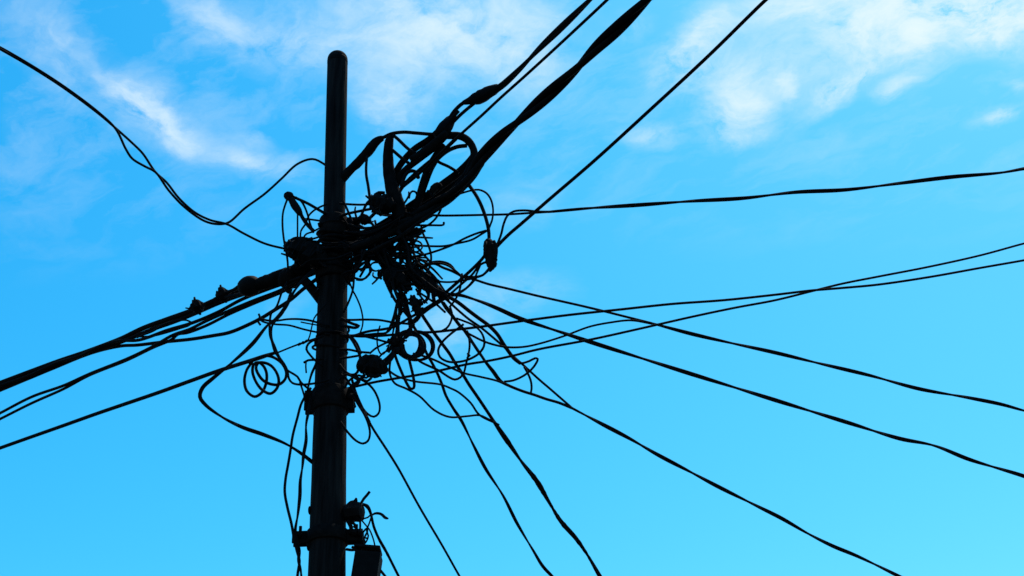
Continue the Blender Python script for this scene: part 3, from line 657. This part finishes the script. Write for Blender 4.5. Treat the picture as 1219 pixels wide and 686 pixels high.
wire('long hook of wire turning back at the drop cables', '612,428 619.5,432.5 630,430 637,426.6 640.2,427.3 638,433 632.6,440 624,447 611,453 600,454.5', 2.5, .5)
wire('short bowed wire falling from the hook to the lower strand', '624,437 628.5,445 632,454 632.8,463 631.5,469.5', 2.5, .55)
wire('tiny knot of wire on the hanging curled wire', '556,421 559.5,423.5 556,426 559.5,428', 2.0, .08)
def ring(label, cx, cy, rx, ry, rot, w, dy, turns=1.2, ph=0.0):
    s = []
    for i in range(int(18 * turns) + 1):
        a = ph + 2 * math.pi * i / 18; x, y = rx * math.cos(a), ry * math.sin(a); c, q = math.cos(R(rot)), math.sin(R(rot))
        s.append((cx + x * c - y * q + 1.5 * math.sin(a * .23 + rx), cy + x * q + y * c + 1.3 * math.cos(a * .21 + ry), w * .8))
    return t(s, w, dy, step=2)
cable('wire_coil', 'round coil of several tight wire turns hanging in the knot', 'wire coil', [
    ring('', 489.5, 411, 14, 12.5, 35, 3.6, -.08), ring('', 491, 411, 17, 14, 40, 4.2, -.06, 1.1, 1.0), ring('', 488, 410.5, 16, 15.5, 20, 3.8, -.04, 1.1, 2.0),
    ring('', 497, 411, 18.5, 16.5, 15, 3.6, -.02, 1.1, 2.6), ring('', 494, 411.5, 21, 16.5, 10, 3.4, 0, 1.05, 4.0), ring('', 485, 411, 13.5, 15.5, 10, 4.4, .02, 1.1)], sides=8)

# the strands that run from the knot down to the round coil
for lab, s, w in (
    ('leftmost strand from the big lump in the knot down to the round coil', '454,310 457,328 463,344 472,360 483,373 492,384', 3.6),
    ('strand crossing behind the leftmost one between knot and coil', '458,318 464,334 472,350 480,364 490,378', 2.8),
    ('upright strand from the knot to the dark bunch by the coil', '478,346 477,362 474.5,378 472,396 470,408', 4.0),
    ('thin upright strand right beside the dark bunch', '481,350 476.5,372 474.5,388 475,402', 2.6),
    ('strand turning from the knot into the left side of the coil', '477,340 472,362 467.5,380 460,396 453,399', 2.4),
    ('stout strand ending at the crossing above the coil', '481,354 485,368 488,382 488,396 482,402', 5.2),
    ('wire bending from the small lump to the coil top', '497,372 496,380 491,385.5 487,392 480,398 475,404', 3.2),
    ('wire looping beneath the small lump', '486,384 493,384 499,378 501,371', 3.8),
    ('slanting thin wire between knot and the steep drop cable', '500,349 510,355.5 519,362 530,372', 2.4),
    ('loop of wire between the two lumps in the knot', '508,343 509.5,352 506,358.5 501,360.5', 2.6),
    ('second loop of wire between the two lumps in the knot', '510,344 510.6,354 505,361', 2.4),
    ('wire from the left lump bending round to the small connector', '482,352 486,361 492,364 496,370', 2.8),
    ('thin wire crossing below the big lump toward the small connector', '470,346 478,357 484,362 491,358', 2.6)):
    wire(lab, s, w, (-.02, -.07))

# countless-looking but separate strands that fill the knot
FL = [  # start, middle, end of the flows inside the knot, spread, count
    ((404, 300), (440, 284), (492, 264), 8, 8), ((408, 314), (440, 302), (488, 280), 9, 8), ((404, 284), (436, 278), (480, 256), 6, 5),
    ((446, 282), (468, 312), (508, 338), 9, 9), ((470, 262), (482, 296), (484, 340), 8, 5), ((476, 280), (492, 312), (528, 350), 7, 6),
    ((430, 296), (456, 304), (494, 326), 8, 6), ((362, 300), (384, 292), (412, 296), 12, 8), ((356, 318), (384, 306), (420, 308), 8, 6),
    ((406, 264), (426, 274), (456, 270), 7, 2), ((410, 292), (432, 288), (470, 266), 7, 5), ((404, 322), (418, 314), (446, 304), 4, 5),
    ((452, 300), (464, 326), (480, 354), 7, 5), ((486, 318), (506, 332), (530, 352), 5, 6), ((440, 250), (466, 256), (496, 250), 6, 4), ((344, 292), (362, 300), (384, 312), 9, 6),
    ((466, 300), (478, 290), (496, 276), 8, 7), ((410, 270), (446, 296), (500, 300), 14, 7), ((420, 318), (462, 286), (506, 262), 12, 6), ((448, 262), (456, 300), (476, 344), 12, 6), ((404, 330), (420, 318), (432, 302), 6, 4), ((476, 330), (500, 318), (524, 330), 9, 4), ((482, 352), (476, 372), (470, 404), 6, 3)]
for i in range(22):                                  # small curls standing out of the knot
    cx, cy = random.choice(((430, 312), (446, 300), (462, 296), (476, 300), (486, 290), (470, 316), (488, 312), (452, 322)))
    cx += random.uniform(-9, 9); cy += random.uniform(-8, 8); r = random.uniform(3, 8); a0 = random.uniform(0, 6.28); n = random.randint(5, 9)
    P = [(cx + r * math.cos(a0 + k * .75) * (1 + .08 * k), cy + r * .8 * math.sin(a0 + k * .75) * (1 + .05 * k), random.choice((1.9, 2.2, 2.5))) for k in range(n)]
    cable('tangled_wire', 'short black wire strand woven into the dense knot beside the pole', 'wire', [t(P, 2.2, (random.uniform(-.13, .05), random.uniform(-.13, .05)), step=1.5)],
          group='wire strands woven into the knot', sides=6)
for px, py, ang in ((500, 262, -20), (506, 283, 15), (494, 300, 40), (440, 318, 100), (452, 328, 120), (412, 333, 70), (374, 262, 200), (344, 305, 190),
                    (378, 340, 110), (510, 258, -35), (466, 346, 100), (484, 238, -70), (424, 258, -100), (500, 352, 70), (518, 344, 80), (372, 318, 150)):
    l_ = random.uniform(7, 15); b_ = R(ang + random.uniform(-20, 20)); k_ = random.uniform(-4, 4)    # cut wire ends poking out of the knot
    P = [(px - 9 * math.cos(b_), py - 9 * math.sin(b_), 2.4), (px, py, 2.4), (px + l_ * .6 * math.cos(b_) + k_ * .3, py + l_ * .6 * math.sin(b_), 2.2), (px + l_ * math.cos(b_) + k_, py + l_ * math.sin(b_), 1.8)]
    cable('tangled_wire', 'short black wire strand woven into the dense knot beside the pole', 'wire', [t(P, 2.2, (random.uniform(-.1, .02), random.uniform(-.14, .02)), step=1.5)],
          group='wire strands woven into the knot', sides=6)
for a, b, c, sp, n in FL:
    for i in range(n):
        j = lambda p, k=1.0: (p[0] + random.uniform(-sp, sp) * k * .8, p[1] + random.uniform(-sp, sp) * k)
        p0, p1, p2 = j(a), j(b), j(c)
        q0 = ((p0[0] + p1[0]) / 2 + random.uniform(-4, 4), (p0[1] + p1[1]) / 2 + random.uniform(-4, 4))
        q1 = ((p1[0] + p2[0]) / 2 + random.uniform(-4, 4), (p1[1] + p2[1]) / 2 + random.uniform(-4, 4))
        o = cable('tangled_wire', 'short black wire strand woven into the dense knot beside the pole', 'wire',
                  [t([p + (0,) for p in ()] or [(p[0], p[1], random.choice((1.9, 2.2, 2.6, 3.0))) for p in (p0, q0, p1, q1, p2)], 2.6,
                     (random.uniform(-.13, .1), random.uniform(-.13, .1)), wob=.02)], group='wire strands woven into the knot', sides=6)
